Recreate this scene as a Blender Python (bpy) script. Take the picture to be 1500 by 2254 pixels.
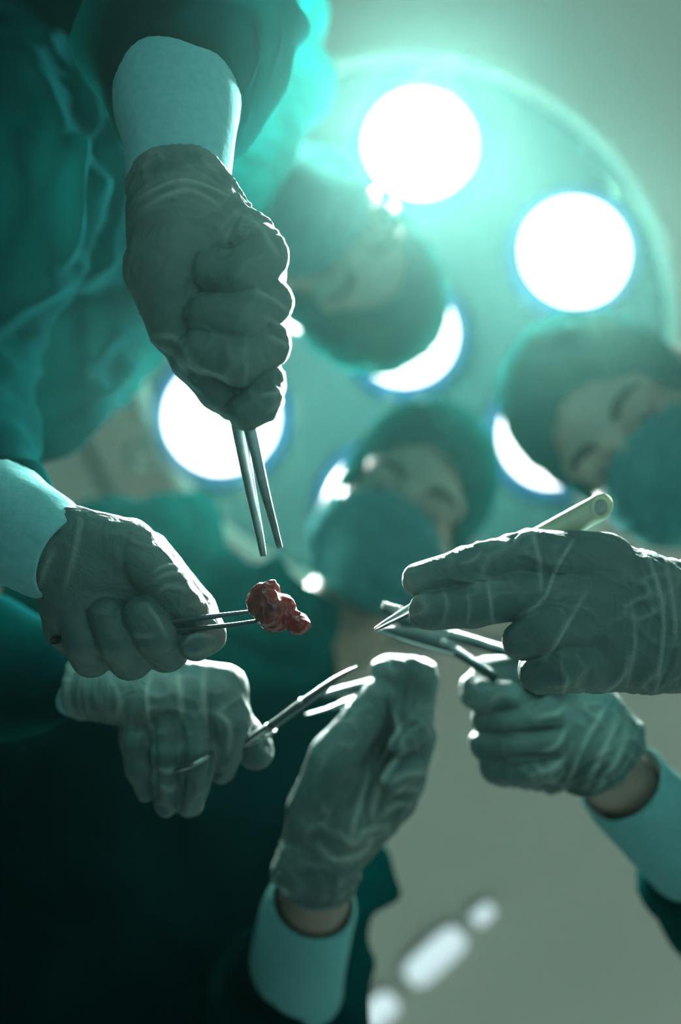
import bpy, math
import numpy as np
from mathutils import Vector, Matrix

for o in list(bpy.data.objects):
    bpy.data.objects.remove(o, do_unlink=True)
SC = bpy.context.scene
COL = SC.collection

# ------------------------------------------------------------------ camera
# The camera lies at table height and looks straight up past the hands to the lamp.
W_, H_, F_ = 1500.0, 2254.0, 35.0 / 36.0 * 2254.0
CAMZ = 0.60
cd = bpy.data.cameras.new('camera')
cd.sensor_fit = 'VERTICAL'; cd.sensor_height = 36.0; cd.sensor_width = 24.0; cd.lens = 35.0
cd.clip_start = 0.02; cd.clip_end = 50
cd.dof.use_dof = True; cd.dof.focus_distance = 0.462; cd.dof.aperture_fstop = 2.9
cam = bpy.data.objects.new('camera', cd); COL.objects.link(cam)
cam.location = (0, 0, CAMZ)
cam.rotation_euler = (math.pi, 0, math.pi)      # view +Z, image up = -(-Y): fixed by matrix below
cam.matrix_world = Matrix(((-1, 0, 0, 0), (0, 1, 0, 0), (0, 0, -1, CAMZ), (0, 0, 0, 1)))
SC.camera = cam

# ------------------------------------------------------------------ world, exposure
wd = bpy.data.worlds.new('room_air'); SC.world = wd; wd.use_nodes = True
bg = wd.node_tree.nodes['Background']
bg.inputs[0].default_value = (0.60, 0.95, 0.82, 1); bg.inputs[1].default_value = 0.66
SC.view_settings.view_transform = 'Standard'; SC.view_settings.look = 'None'
SC.view_settings.exposure = 0.0; SC.view_settings.gamma = 1.0
SC.view_settings.use_curve_mapping = False
LAMP_W = 24.0            # watts of one lamp module
LENS_E = 4.0           # brightness of a lamp lens
GLARE = 0.0015  # density of the added volume that imitates lens veiling
SC.cycles.max_bounces = 2; SC.cycles.diffuse_bounces = 2; SC.cycles.glossy_bounces = 2
SC.cycles.transmission_bounces = 2; SC.cycles.volume_bounces = 0; SC.cycles.adaptive_threshold = 0.25; SC.cycles.caustics_reflective = False; SC.cycles.caustics_refractive = False


def at(px, py, d):
    """World point at distance d above the camera that shows at pixel (px, py)."""
    return np.array([-(px - W_ / 2) / F_ * d, (H_ / 2 - py) / F_ * d, CAMZ + d])


# ------------------------------------------------------------------ helpers
def link(o, parent=None):
    COL.objects.link(o)
    if parent is not None:
        o.parent = parent
    return o


def tag(o, label=None, cat=None, group=None, kind=None):
    if label: o['label'] = label
    if cat: o['category'] = cat
    if group: o['group'] = group
    if kind: o['kind'] = kind
    return o


def mesh_np(name, V, Q, mat=None, parent=None, smooth=True):
    """Mesh from numpy vertices and quads / triangles; origin at its centre of bounds when top level."""
    V = np.asarray(V, dtype=np.float32).reshape(-1, 3)
    me = bpy.data.meshes.new(name)
    if isinstance(Q, np.ndarray):
        n = Q.shape[1]
        me.vertices.add(len(V)); me.vertices.foreach_set('co', V.ravel())
        me.loops.add(Q.size); me.loops.foreach_set('vertex_index', Q.astype(np.int32).ravel())
        me.polygons.add(len(Q))
        me.polygons.foreach_set('loop_start', np.arange(0, Q.size, n, dtype=np.int32))
        me.polygons.foreach_set('use_smooth', np.full(len(Q), smooth, dtype=bool))
        me.update(calc_edges=True)
        me.validate()
    else:
        me.from_pydata([tuple(map(float, v)) for v in V], [], Q)
        me.polygons.foreach_set('use_smooth', [smooth] * len(me.polygons))
        me.update()
    o = bpy.data.objects.new(name, me)
    if mat: me.materials.append(mat)
    return link(o, parent)


def empty(name, loc=(0, 0, 0), parent=None):
    o = bpy.data.objects.new(name, None); o.location = loc
    return link(o, parent)


# ---- gradient noise (vectorised)
_rng = np.random.RandomState(7)
_PERM = np.tile(_rng.permutation(256), 2)
_GR = _rng.normal(size=(256, 3)).astype(np.float32)
_GR /= np.linalg.norm(_GR, axis=1)[:, None]


def noise(P):
    P = np.asarray(P, dtype=np.float32)
    i = np.floor(P).astype(np.int64); f = P - i; i &= 255
    w = f * f * f * (f * (f * 6 - 15) + 10)
    out = 0
    for dx in (0, 1):
        for dy in (0, 1):
            for dz in (0, 1):
                h = _PERM[(_PERM[(_PERM[(i[:, 0] + dx) & 255] + i[:, 1] + dy) & 255] + i[:, 2] + dz) & 255]
                g = _GR[h]
                dv = ((f - np.array([dx, dy, dz])) * g).sum(1)
                out = out + dv * (w[:, 0] if dx else 1 - w[:, 0]) * (w[:, 1] if dy else 1 - w[:, 1]) * (w[:, 2] if dz else 1 - w[:, 2])
    return out


def ridge(P):
    return (1 - np.minimum(np.abs(noise(P)) * 3.2, 1)) ** 2


def vnormals(V, Q):
    a, b, c, d = (V[Q[:, k]] for k in range(4))
    n = np.cross(c - a, d - b)
    N = np.zeros_like(V)
    for k in range(4):
        np.add.at(N, Q[:, k], n)
    return N / (np.linalg.norm(N, axis=1)[:, None] + 1e-12)


def vsmooth(V, Q, it=1):
    for _ in range(it):
        c = V[Q].mean(1)
        S = np.zeros_like(V); n = np.zeros(len(V))
        for k in range(4):
            np.add.at(S, Q[:, k], c); np.add.at(n, Q[:, k], 1)
        V = S / np.maximum(n, 1)[:, None]
    return V


# ---- distance fields: chains of round cones and ellipsoids blended into one surface
class Field:
    def __init__(self, lo, hi, step):
        self.lo = np.array(lo, float); self.step = step
        n = np.ceil((np.array(hi) - self.lo) / step).astype(int) + 1
        self.n = n
        self.ax = [(self.lo[k] + np.arange(n[k]) * step).astype(np.float32) for k in range(3)]

    def blank(self):
        return np.full(tuple(self.n), 9.0, dtype=np.float32)

    def region(self, lo, hi):
        sl = []
        for k in range(3):
            a = int(max(0, math.floor((lo[k] - self.lo[k]) / self.step)))
            b = int(min(self.n[k], math.ceil((hi[k] - self.lo[k]) / self.step) + 1))
            if b <= a: return None
            sl.append(slice(a, b))
        return tuple(sl)

    def coords(self, sl):
        return (self.ax[0][sl[0]][:, None, None], self.ax[1][sl[1]][None, :, None], self.ax[2][sl[2]][None, None, :])

    def cone(self, D, p, q, r0, r1, k, n=None, s=1.0, sub=False):
        p = np.array(p, float); q = np.array(q, float)
        R = max(r0, r1) + 4 * self.step + k + 0.012
        sl = self.region(np.minimum(p, q) - R, np.maximum(p, q) + R)
        if sl is None: return
        X, Y, Z = self.coords(sl)
        d = q - p; L2 = float((d * d).sum()) + 1e-12
        t = np.clip(((X - p[0]) * d[0] + (Y - p[1]) * d[1] + (Z - p[2]) * d[2]) / L2, 0, 1)
        ex = X - p[0] - t * d[0]; ey = Y - p[1] - t * d[1]; ez = Z - p[2] - t * d[2]
        l2 = ex * ex + ey * ey + ez * ez
        if n is not None:
            m = ex * n[0] + ey * n[1] + ez * n[2]
            l2 = l2 + (s * s - 1) * m * m
        v = (np.sqrt(l2) - (r0 + t * (r1 - r0))).astype(np.float32)
        self.mix(D, sl, v, k, sub)

    def ell(self, D, c, M, r, k, sub=False):
        """ellipsoid: centre c, rows of M its axes, radii r"""
        c = np.array(c, float); r = np.array(r, float)
        R = r.max() + 4 * self.step + k + 0.012
        sl = self.region(c - R, c + R)
        if sl is None: return
        X, Y, Z = self.coords(sl)
        a = [((X - c[0]) * M[j][0] + (Y - c[1]) * M[j][1] + (Z - c[2]) * M[j][2]) / r[j] for j in range(3)]
        k0 = np.sqrt(a[0] ** 2 + a[1] ** 2 + a[2] ** 2) + 1e-9
        k1 = np.sqrt((a[0] / r[0]) ** 2 + (a[1] / r[1]) ** 2 + (a[2] / r[2]) ** 2) + 1e-9
        v = (k0 * (k0 - 1) / k1).astype(np.float32)
        self.mix(D, sl, v, k, sub)

    @staticmethod
    def smin(a, b, k):
        if k <= 0: return np.minimum(a, b)
        h = np.maximum(k - np.abs(a - b), 0) / k
        return np.minimum(a, b) - h * h * k * 0.25

    def mix(self, D, sl, v, k, sub=False):
        if sub: D[sl] = -self.smin(-D[sl], v, k)
        else: D[sl] = self.smin(D[sl], v, k)

    def halfspace(self, p, n):
        X, Y, Z = self.coords((slice(None),) * 3)
        return ((X - p[0]) * n[0] + (Y - p[1]) * n[1] + (Z - p[2]) * n[2]).astype(np.float32)

    def surface(self, D):
        s = D < 0
        nx, ny, nz = D.shape
        c = np.zeros((nx - 1, ny - 1, nz - 1), np.int8)
        corners = [(i, j, k) for i in (0, 1) for j in (0, 1) for k in (0, 1)]
        for i, j, k in corners:
            c += s[i:nx - 1 + i, j:ny - 1 + j, k:nz - 1 + k]
        act = (c > 0) & (c < 8)
        idx = np.argwhere(act)
        vid = np.full(act.shape, -1, np.int64); vid[act] = np.arange(len(idx))
        vals = {q: D[idx[:, 0] + q[0], idx[:, 1] + q[1], idx[:, 2] + q[2]] for q in corners}
        P = np.zeros((len(idx), 3)); N = np.zeros(len(idx))
        for a in corners:
            for k in range(3):
                if a[k] == 0:
                    b = list(a); b[k] = 1; b = tuple(b)
                    va, vb = vals[a], vals[b]
                    m = (va < 0) != (vb < 0)
                    t = np.where(m, va / np.where(m, va - vb, 1), 0)
                    for j in range(3):
                        P[:, j] += np.where(m, a[j] + (t if j == k else 0), 0)
                    N += m
        P = P / N[:, None] + idx
        V = self.lo + P * self.step
        quads = []
        for k in range(3):
            u, v = (k + 1) % 3, (k + 2) % 3
            A = [slice(None)] * 3; B = [slice(None)] * 3
            A[k] = slice(0, -1); B[k] = slice(1, None)
            for x in (u, v):
                A[x] = slice(1, -1); B[x] = slice(1, -1)
            sa, sb = s[tuple(A)], s[tuple(B)]
            e = np.argwhere(sa != sb)
            if not len(e): continue
            ins = sa[e[:, 0], e[:, 1], e[:, 2]]
            base = e.copy(); base[:, u] += 1; base[:, v] += 1
            def cell(du, dv):
                g = base.copy(); g[:, u] -= du; g[:, v] -= dv
                return vid[g[:, 0], g[:, 1], g[:, 2]]
            q = np.stack([cell(1, 1), cell(0, 1), cell(0, 0), cell(1, 0)], 1)
            q[~ins] = q[~ins][:, ::-1]
            quads.append(q)
        Q = np.concatenate(quads)
        Q = Q[(Q >= 0).all(1)]
        return V, Q


def field_for(cones, step, pad=0.012):
    lo = np.full(3, 1e9); hi = -lo
    for p, q, r0, r1 in cones:
        for x, r in ((p, r0), (q, r1)):
            lo = np.minimum(lo, np.array(x) - r - pad); hi = np.maximum(hi, np.array(x) + r + pad)
    return Field(lo, hi, step)


# ------------------------------------------------------------------ materials
def mat(name):
    m = bpy.data.materials.new(name); m.use_nodes = True
    nt = m.node_tree
    return m, nt, nt.nodes['Principled BSDF'], nt.nodes['Material Output']


def tex_noise(nt, scale, detail=4, rough=0.55, stretch=None, dist=0.0):
    tc = nt.nodes.new('ShaderNodeTexCoord')
    n = nt.nodes.new('ShaderNodeTexNoise')
    n.inputs['Scale'].default_value = scale; n.inputs['Detail'].default_value = detail
    n.inputs['Roughness'].default_value = rough; n.inputs['Distortion'].default_value = dist
    if stretch:
        mp = nt.nodes.new('ShaderNodeMapping'); mp.inputs['Scale'].default_value = stretch
        nt.links.new(tc.outputs['Object'], mp.inputs[0]); nt.links.new(mp.outputs[0], n.inputs[0])
    else:
        nt.links.new(tc.outputs['Object'], n.inputs[0])
    return n


def ramp(nt, src, c0, c1, p0=0.3, p1=0.7):
    r = nt.nodes.new('ShaderNodeValToRGB')
    r.color_ramp.elements[0].position = p0; r.color_ramp.elements[0].color = (*c0, 1)
    r.color_ramp.elements[1].position = p1; r.color_ramp.elements[1].color = (*c1, 1)
    nt.links.new(src, r.inputs[0])
    return r


def bump(nt, src, bsdf, strength, dist):
    b = nt.nodes.new('ShaderNodeBump')
    b.inputs['Strength'].default_value = strength; b.inputs['Distance'].default_value = dist
    nt.links.new(src, b.inputs['Height']); nt.links.new(b.outputs[0], bsdf.inputs['Normal'])
    return b


def simple(name, c0, c1, rough=0.6, scale=30, metal=0.0, bs=0.0, bd=0.001, translucent=0.0, tcol=None, stretch=None, spec=0.5, sheen=0.0):
    m, nt, b, out = mat(name)
    n = tex_noise(nt, scale, stretch=stretch)
    r = ramp(nt, n.outputs[0], c0, c1)
    nt.links.new(r.outputs[0], b.inputs['Base Color'])
    if spec > 0:
        b.inputs['Roughness'].default_value = rough; b.inputs['Metallic'].default_value = metal
        b.inputs['Specular IOR Level'].default_value = spec
    if spec == 0:
        b2 = nt.nodes.new('ShaderNodeBsdfDiffuse'); b2.inputs['Roughness'].default_value = 0.4
        nt.links.new(r.outputs[0], b2.inputs[0]); nt.links.new(b2.outputs[0], out.inputs[0]); nt.nodes.remove(b); b = b2
    if bs: bp = bump(nt, n.outputs[0], b, bs, bd)
    if translucent:
        t = nt.nodes.new('ShaderNodeBsdfTranslucent'); t.inputs[0].default_value = (*(tcol or c1), 1)
        mx = nt.nodes.new('ShaderNodeMixShader'); mx.inputs[0].default_value = translucent
        nt.links.new(b.outputs[0], mx.inputs[1]); nt.links.new(t.outputs[0], mx.inputs[2])
        nt.links.new(mx.outputs[0], out.inputs[0])
    return m


def emissive(name, col, strength):
    m, nt, b, out = mat(name)
    b.inputs['Base Color'].default_value = (*col, 1)
    b.inputs['Emission Color'].default_value = (*col, 1); b.inputs['Emission Strength'].default_value = strength
    n = tex_noise(nt, 60); bump(nt, n.outputs[0], b, 0.05, 0.001)
    return m


def glove_mat():
    m, nt, b, out = mat('latex_glove')
    n = tex_noise(nt, 22, 3)
    r = ramp(nt, n.outputs[0], (0.052, 0.096, 0.093), (0.078, 0.130, 0.125), 0.35, 0.7)
    # latex that lies on the skin is darker than latex that stands off in a fold
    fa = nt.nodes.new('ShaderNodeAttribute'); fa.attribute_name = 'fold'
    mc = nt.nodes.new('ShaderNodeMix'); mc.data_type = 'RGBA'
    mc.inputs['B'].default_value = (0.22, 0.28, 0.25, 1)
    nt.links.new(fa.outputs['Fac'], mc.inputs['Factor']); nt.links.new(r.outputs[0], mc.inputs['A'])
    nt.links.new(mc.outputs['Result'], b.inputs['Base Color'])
    b.inputs['Roughness'].default_value = 0.5; b.inputs['Specular IOR Level'].default_value = 0.22
    w = tex_noise(nt, 55, 3, 0.5, dist=1.4)
    mr = nt.nodes.new('ShaderNodeMath'); mr.operation = 'SUBTRACT'; mr.inputs[1].default_value = 0.5
    ab = nt.nodes.new('ShaderNodeMath'); ab.operation = 'ABSOLUTE'
    nt.links.new(w.outputs[0], mr.inputs[0]); nt.links.new(mr.outputs[0], ab.inputs[0])
    bump(nt, ab.outputs[0], b, 0.7, 0.003)
    t = nt.nodes.new('ShaderNodeBsdfTranslucent'); t.inputs[0].default_value = (0.40, 0.52, 0.46, 1)
    mx = nt.nodes.new('ShaderNodeMixShader'); mx.inputs[0].default_value = 0.03
    nt.links.new(b.outputs[0], mx.inputs[1]); nt.links.new(t.outputs[0], mx.inputs[2])
    nt.links.new(mx.outputs[0], out.inputs[0])
    return m


M = {}
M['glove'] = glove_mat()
M['gown'] = simple('teal_gown_cloth', (0.001, 0.020, 0.022), (0.002, 0.035, 0.038), 0.8, 14, bs=0.25, bd=0.004, translucent=0.18, tcol=(0.0, 0.55, 0.52), spec=0)
M['cap'] = simple('teal_cap_cloth', (0.001, 0.072, 0.070), (0.003, 0.105, 0.100), 0.75, 30, bs=0.2, bd=0.002, translucent=0.2, tcol=(0.02, 0.5, 0.42), spec=0)
M['cuff'] = simple('white_knit_cuff', (0.17, 0.45, 0.45), (0.23, 0.51, 0.51), 0.8, 240, bs=0.35, bd=0.0012, translucent=0.08, tcol=(0.8, 0.85, 0.75), spec=0)
M['mask'] = simple('pale_teal_mask', (0.035, 0.16, 0.17), (0.07, 0.22, 0.23), 0.8, 40, bs=0.15, bd=0.001, translucent=0.2, tcol=(0.35, 0.7, 0.66), spec=0)
M['mask_trim'] = simple('dark_teal_trim', (0.005, 0.13, 0.15), (0.01, 0.18, 0.19), 0.7, 60)
M['loop'] = simple('white_elastic', (0.5, 0.6, 0.58), (0.6, 0.68, 0.66), 0.8, 200)
M['skin'] = simple('skin', (0.20, 0.15, 0.12), (0.26, 0.20, 0.16), 0.55, 30, bs=0.1, bd=0.001)
M['eye'] = simple('eye_white', (0.10, 0.09, 0.08), (0.14, 0.13, 0.12), 0.3, 20)
M['iris'] = simple('dark_iris', (0.02, 0.012, 0.008), (0.05, 0.03, 0.02), 0.15, 50)
M['brow'] = simple('dark_brow_hair', (0.012, 0.009, 0.007), (0.03, 0.02, 0.016), 0.7, 300)
M['steel'] = simple('brushed_steel', (0.20, 0.25, 0.25), (0.30, 0.36, 0.35), 0.36, 60, metal=1.0, stretch=(1, 1, 12))
M['dark_steel'] = simple('dark_steel', (0.05, 0.08, 0.08), (0.09, 0.12, 0.12), 0.35, 60, metal=1.0)
M['grey_steel'] = simple('satin_steel', (0.10, 0.14, 0.14), (0.16, 0.20, 0.20), 0.45, 60, metal=1.0)
M['plastic'] = simple('yellowed_plastic', (0.26, 0.29, 0.20), (0.34, 0.36, 0.26), 0.3, 90, bs=0.2, bd=0.001, translucent=0.06, tcol=(0.5, 0.55, 0.36))
M['ceil'] = simple('ceiling_paint', (0.86, 0.76, 0.69), (0.92, 0.82, 0.75), 0.8, 1.5)
M['wall'] = simple('wall_paint', (0.16, 0.22, 0.20), (0.20, 0.26, 0.24), 0.8, 1.2)
M['seam'] = simple('ceiling_seam', (0.16, 0.20, 0.18), (0.22, 0.26, 0.24), 0.8, 8)
M['floor'] = simple('floor_vinyl', (0.016, 0.020, 0.019), (0.022, 0.026, 0.025), 0.6, 3, spec=0.1)
M['lamp_face'] = simple('lamp_face_plastic', (0.070, 0.165, 0.170), (0.085, 0.185, 0.190), 0.7, 3, spec=0.04)
M['lamp_shell'] = simple('lamp_shell_paint', (0.52, 0.56, 0.52), (0.60, 0.63, 0.58), 0.4, 4)
M['bezel'] = simple('blue_lens_ring', (0.06, 0.26, 0.5), (0.10, 0.34, 0.6), 0.3, 20, translucent=0.35, tcol=(0.1, 0.4, 0.7))
M['lens'] = emissive('lamp_lens_light', (0.95, 1.0, 0.98), LENS_E)
M['lens'].cycles.emission_sampling = 'NONE'
M['drape'] = simple('dark_table_drape', (0.009, 0.016, 0.017), (0.013, 0.022, 0.023), 0.8, 12, spec=0)
M['tube'] = emissive('strip_light_diffuser', (0.72, 0.86, 0.92), 0.75)


def tissue_mat():
    m, nt, b, out = mat('raw_tissue')
    n = tex_noise(nt, 70, 4, dist=0.6)
    r = ramp(nt, n.outputs[0], (0.13, 0.004, 0.005), (0.42, 0.03, 0.025), 0.42, 0.66)
    e = r.color_ramp.elements.new(0.78); e.color = (0.62, 0.34, 0.30, 1)
    nt.links.new(r.outputs[0], b.inputs['Base Color'])
    b.inputs['Roughness'].default_value = 0.22
    b.inputs['Subsurface Weight'].default_value = 0.2
    b.inputs['Subsurface Radius'].default_value = (0.006, 0.002, 0.002)
    n2 = tex_noise(nt, 220, 3); bump(nt, n2.outputs[0], b, 0.4, 0.001)
    return m


M['tissue'] = tissue_mat()


# ------------------------------------------------------------------ plain mesh builders
def lathe(name, prof, n, mtl, parent=None, frame=None, close=False):
    """profile [(r, h)] turned about the frame's third axis; frame = (origin, X, Y, Z)."""
    o, ex, ey, ez = frame
    V = []; Q = []
    for r, h in prof:
        for k in range(n):
            a = 2 * math.pi * k / n
            V.append(np.array(o) + np.array(ex) * (r * math.cos(a)) + np.array(ey) * (r * math.sin(a)) + np.array(ez) * h)
    m = len(prof)
    for j in range(m - 1 + (1 if close else 0)):
        j2 = (j + 1) % m
        for k in range(n):
            Q.append((j * n + k, j * n + (k + 1) % n, j2 * n + (k + 1) % n, j2 * n + k))
    if not close:
        Q.append(tuple(range(n))[::-1]); Q.append(tuple((m - 1) * n + k for k in range(n)))
    return mesh_np(name, V, Q, mtl, parent)


def perp(t):
    t = np.array(t, float); t /= np.linalg.norm(t)
    a = np.array([0, 0, 1.0]) if abs(t[2]) < 0.9 else np.array([0, 1.0, 0])
    u = np.cross(t, a); u /= np.linalg.norm(u)
    return t, u, np.cross(t, u)


def sweep(name, pts, secs, mtl, parent=None, up=None, n=10, square=False, wrinkle=None):
    """tube through pts; secs = (half-width, half-height) per point; up = direction of the half-height."""
    pts = [np.array(p, float) for p in pts]
    V = []; Q = []
    for i, p in enumerate(pts):
        t = pts[min(i + 1, len(pts) - 1)] - pts[max(i - 1, 0)]
        t, u, v = perp(t)
        if up is not None:
            v = np.array(up, float) - t * np.dot(up, t); v /= np.linalg.norm(v)
            u = np.cross(v, t)
        a, b = secs[i] if hasattr(secs[i], '__len__') else (secs[i], secs[i])
        for k in range(n):
            th = 2 * math.pi * (k + 0.5) / n
            c, s = math.cos(th), math.sin(th)
            if square:
                e = 0.35
                c = math.copysign(abs(c) ** e, c); s = math.copysign(abs(s) ** e, s)
            w = 1.0 if wrinkle is None else 1 + wrinkle(i / (len(pts) - 1), th)
            V.append(p + u * (a * c * w) + v * (b * s * w))
    m = len(pts)
    for j in range(m - 1):
        for k in range(n):
            Q.append((j * n + k, j * n + (k + 1) % n, (j + 1) * n + (k + 1) % n, (j + 1) * n + k))
    Q.append(tuple(range(n))[::-1]); Q.append(tuple((m - 1) * n + k for k in range(n)))
    return mesh_np(name, V, Q, mtl, parent)


def interp(pts, n):
    """smooth resampling of a poly-line of tuples"""
    P = np.array(pts, float)
    m = len(P)
    out = []
    for x in np.linspace(0, m - 1, n):
        i = min(int(x), m - 2); t = x - i
        p0, p1, p2, p3 = P[max(i - 1, 0)], P[i], P[i + 1], P[min(i + 2, m - 1)]
        out.append(0.5 * (2 * p1 + (p2 - p0) * t + (2 * p0 - 5 * p1 + 4 * p2 - p3) * t ** 2 + (3 * p1 - p0 - 3 * p2 + p3) * t ** 3))
    return np.array(out)


def box(name, lo, hi, mtl, parent=None):
    (a, b, c), (d, e, f) = lo, hi
    V = [(a, b, c), (d, b, c), (d, e, c), (a, e, c), (a, b, f), (d, b, f), (d, e, f), (a, e, f)]
    Q = [(0, 3, 2, 1), (4, 5, 6, 7), (0, 1, 5, 4), (1, 2, 6, 5), (2, 3, 7, 6), (3, 0, 4, 7)]
    return mesh_np(name, V, Q, mtl, parent, smooth=False)


# ------------------------------------------------------------------ the room
CEIL = 2.95
tag(box('ceiling', (-3.2, -3.2, CEIL), (3.2, 3.2, CEIL + 0.1), M['ceil']), kind='structure')
tag(box('floor', (-3.2, -3.2, -0.1), (3.2, 3.2, 0.0), M['floor']), kind='structure')


tag(box('wall_left', (3.2, -3.2, 0.0), (3.3, 3.3, CEIL), M['wall']), kind='structure')
tag(box('wall_back', (-3.2, 3.2, 0.0), (3.2, 3.3, CEIL), M['wall']), kind='structure')
tbl = tag(empty('operating_table', (0, 0, 0)), 'unseen dark draped operating table below the surgeons hands', 'table')  # unseen table, added wide and dark to block light from below
def pad(name, l, w, z0, z1, m):
    V = []
    for z, g in ((z0, 0.0), (z0 + 0.02, 0.02), (z1 - 0.02, 0.02), (z1, 0.0)):
        for k in range(32):
            th = 2 * math.pi * (k + 0.5) / 32
            c, q = math.cos(th), math.sin(th)
            V.append(((w + g) * math.copysign(abs(c) ** 0.25, c), (l + g) * math.copysign(abs(q) ** 0.25, q), z))
    Q = [(j * 32 + k, j * 32 + (k + 1) % 32, (j + 1) * 32 + (k + 1) % 32, (j + 1) * 32 + k) for j in range(3) for k in range(32)]
    Q += [tuple(range(32))[::-1], tuple(range(96, 128))]
    return mesh_np(name, V, Q, m, tbl)
pad('mattress', 1.05, 0.50, 0.46, 0.55, M['drape'])
pad('frame', 0.98, 0.40, 0.40, 0.46, M['lamp_shell'])
pad('pedestal', 0.25, 0.16, 0.0, 0.41, M['lamp_shell'])


def seam(name, a, b, w):
    p, q = at(*a, CEIL - CAMZ), at(*b, CEIL - CAMZ)
    t = q - p; t /= np.linalg.norm(t); n = np.array([-t[1], t[0], 0]) * w / 2
    dz = np.array([0, 0, -0.008]); up = np.array([0, 0, 0.0])
    V = [p - n, q - n, q + n, p + n]; V = [v + up for v in V] + [v + dz for v in V]
    Q = [(0, 1, 2, 3), (7, 6, 5, 4), (0, 4, 5, 1), (1, 5, 6, 2), (2, 6, 7, 3), (3, 7, 4, 0)]
    return tag(mesh_np(name, V, Q, M['seam'], smooth=False), kind='structure')


seam('trim_1', (-900, 1428), (2400, 1412), 0.014)
seam('trim_2', (120, 830), (420, 1480), 0.022)

# ------------------------------------------------------------------ surgical lamp
LD = 1.55
LC = at(890, 720, LD)
EX, EY, EZ = np.array([1.0, 0, 0]), np.array([0, 1.0, 0]), np.array([0, 0, 1.0])
LR = 602 / F_ * LD
lamp = tag(empty('surgical_lamp', LC), 'round teal-faced operating lamp with seven bright lenses hanging from ceiling', 'lamp')
fr = (np.zeros(3), EX, EY, EZ)
lathe('housing', [(0.02, 0.16), (LR * 0.35, 0.15), (LR * 0.75, 0.11), (LR * 0.97, 0.055), (LR * 1.0, 0.03), (LR * 0.985, 0.012), (LR * 0.978, 0.034), (0.02, 0.05)], 96, M['lamp_shell'], lamp, fr)
lathe('face_plate', [(0.001, 0.026), (LR * 0.5, 0.024), (LR * 0.93, 0.012), (LR * 0.975, 0.006), (LR * 0.975, 0.03), (0.001, 0.04)], 96, M['lamp_face'], lamp, fr)
lathe('rim_ring', [(LR * 0.965, 0.02), (LR * 0.965, -0.004), (LR * 0.985, -0.010), (LR * 1.005, -0.006), (LR * 1.03, 0.012), (LR * 1.05, 0.03), (LR * 1.02, 0.045)], 96, M['lamp_shell'], lamp, fr, close=True)
for mx, my, mr in [(890, 735, 118), (925, 318, 124), (1265, 556, 122), (1212, 958, 118), (834, 1112, 118), (488, 918, 128), (578, 470, 118)]:
    c = at(mx, my, LD) - LC
    c[2] = 0.0
    r = mr / F_ * LD
    mo = empty('lamp_module', c, lamp)
    lathe('bezel', [(r * 0.98, 0.02), (r * 0.98, -0.012), (r * 1.06, -0.016), (r * 1.17, -0.010), (r * 1.22, 0.006), (r * 1.2, 0.022)], 48, M['bezel'], mo, fr, close=True)
    lathe('lens', [(0.001, -0.004), (r * 0.5, -0.003), (r * 0.9, 0.0), (r * 0.975, 0.003), (r * 0.975, 0.018), (0.001, 0.018)], 48, M['lens'], mo, fr)
    ld = bpy.data.lights.new('module_light', 'AREA'); ld.shape = 'DISK'; ld.size = r * 1.7; ld.energy = LAMP_W * {318: 8.0, 470: 4.0, 556: 4.0}.get(my, 1.0)
    ld.color = (0.86, 1.0, 0.93); ld.spread = math.radians(80)
    lo = bpy.data.objects.new('module_light', ld); lo.location = (0, 0, -0.02)
    link(lo, mo)
# small pull knob under the plate, bracket at the edge, stem to the ceiling
c = at(926, 893, LD) - LC
lathe('knob', [(0.001, -0.03), (0.008, -0.028), (0.011, -0.02), (0.009, -0.004), (0.013, 0.02), (0.001, 0.02)], 20, M['lamp_shell'], lamp, ((c[0], c[1], 0), EX, EY, EZ))
c = at(300, 1000, LD) - LC
lathe('bracket', [(0.001, 0.03), (0.024, 0.034), (0.030, 0.05), (0.028, 0.075), (0.001, 0.08)], 20, M['seam'], lamp, ((c[0], c[1], 0), EX, EY, EZ))
sweep('suspension_arm', [(c[0] * 0.9, c[1] * 0.9, 0.06), (c[0] * 0.5, c[1] * 0.5, 0.16), (0, 0, 0.2)], [0.02, 0.022, 0.024], M['lamp_shell'], lamp)
lathe('stem', [(0.035, 0.13), (0.035, CEIL - LC[2] - 0.06), (0.10, CEIL - LC[2] - 0.05), (0.11, CEIL - LC[2])], 32, M['lamp_shell'], lamp, fr)

# ------------------------------------------------------------------ strip lights on the ceiling
CD = CEIL - CAMZ
for (mx, my, L, Wd, lab) in [(958, 2100, 150, 62, 'longest pale strip light on the bare ceiling beyond the raised sleeve'),
                             (836, 2218, 80, 56, 'short pale strip light nearest the dark gown sleeve'),
                             (1062, 2008, 50, 30, 'smallest faint strip light at the end of the ceiling row')]:
    p = at(mx, my, CD); a = math.radians(42)
    t = np.array([-math.cos(a), math.sin(a), 0]); n = np.array([math.sin(a), math.cos(a), 0])
    L2, W2 = L / F_ * CD / 2, Wd / F_ * CD / 2
    root = tag(empty('strip_light', p), lab, 'ceiling light', 'strip lights in a row on the ceiling')
    def slab(name, l, w, z0, z1, m):
        V = []
        for z in (z0, z1):
            for k in range(24):
                th = 2 * math.pi * k / 24
                cx = math.copysign(abs(math.cos(th)) ** 0.5, math.cos(th)); sx = math.copysign(abs(math.sin(th)) ** 0.5, math.sin(th))
                V.append(t * (l * cx) + n * (w * sx) + np.array([0, 0, z]))
        Q = [(k, (k + 1) % 24, 24 + (k + 1) % 24, 24 + k) for k in range(24)] + [tuple(range(24)), tuple(range(24, 48))[::-1]]
        return mesh_np(name, V, Q, m, root)
    slab('frame', L2 + 0.006, W2 + 0.006, -0.012, 0.0, M['lamp_shell'])
    slab('diffuser', L2, W2, -0.02, -0.013, M['tube'])


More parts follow.
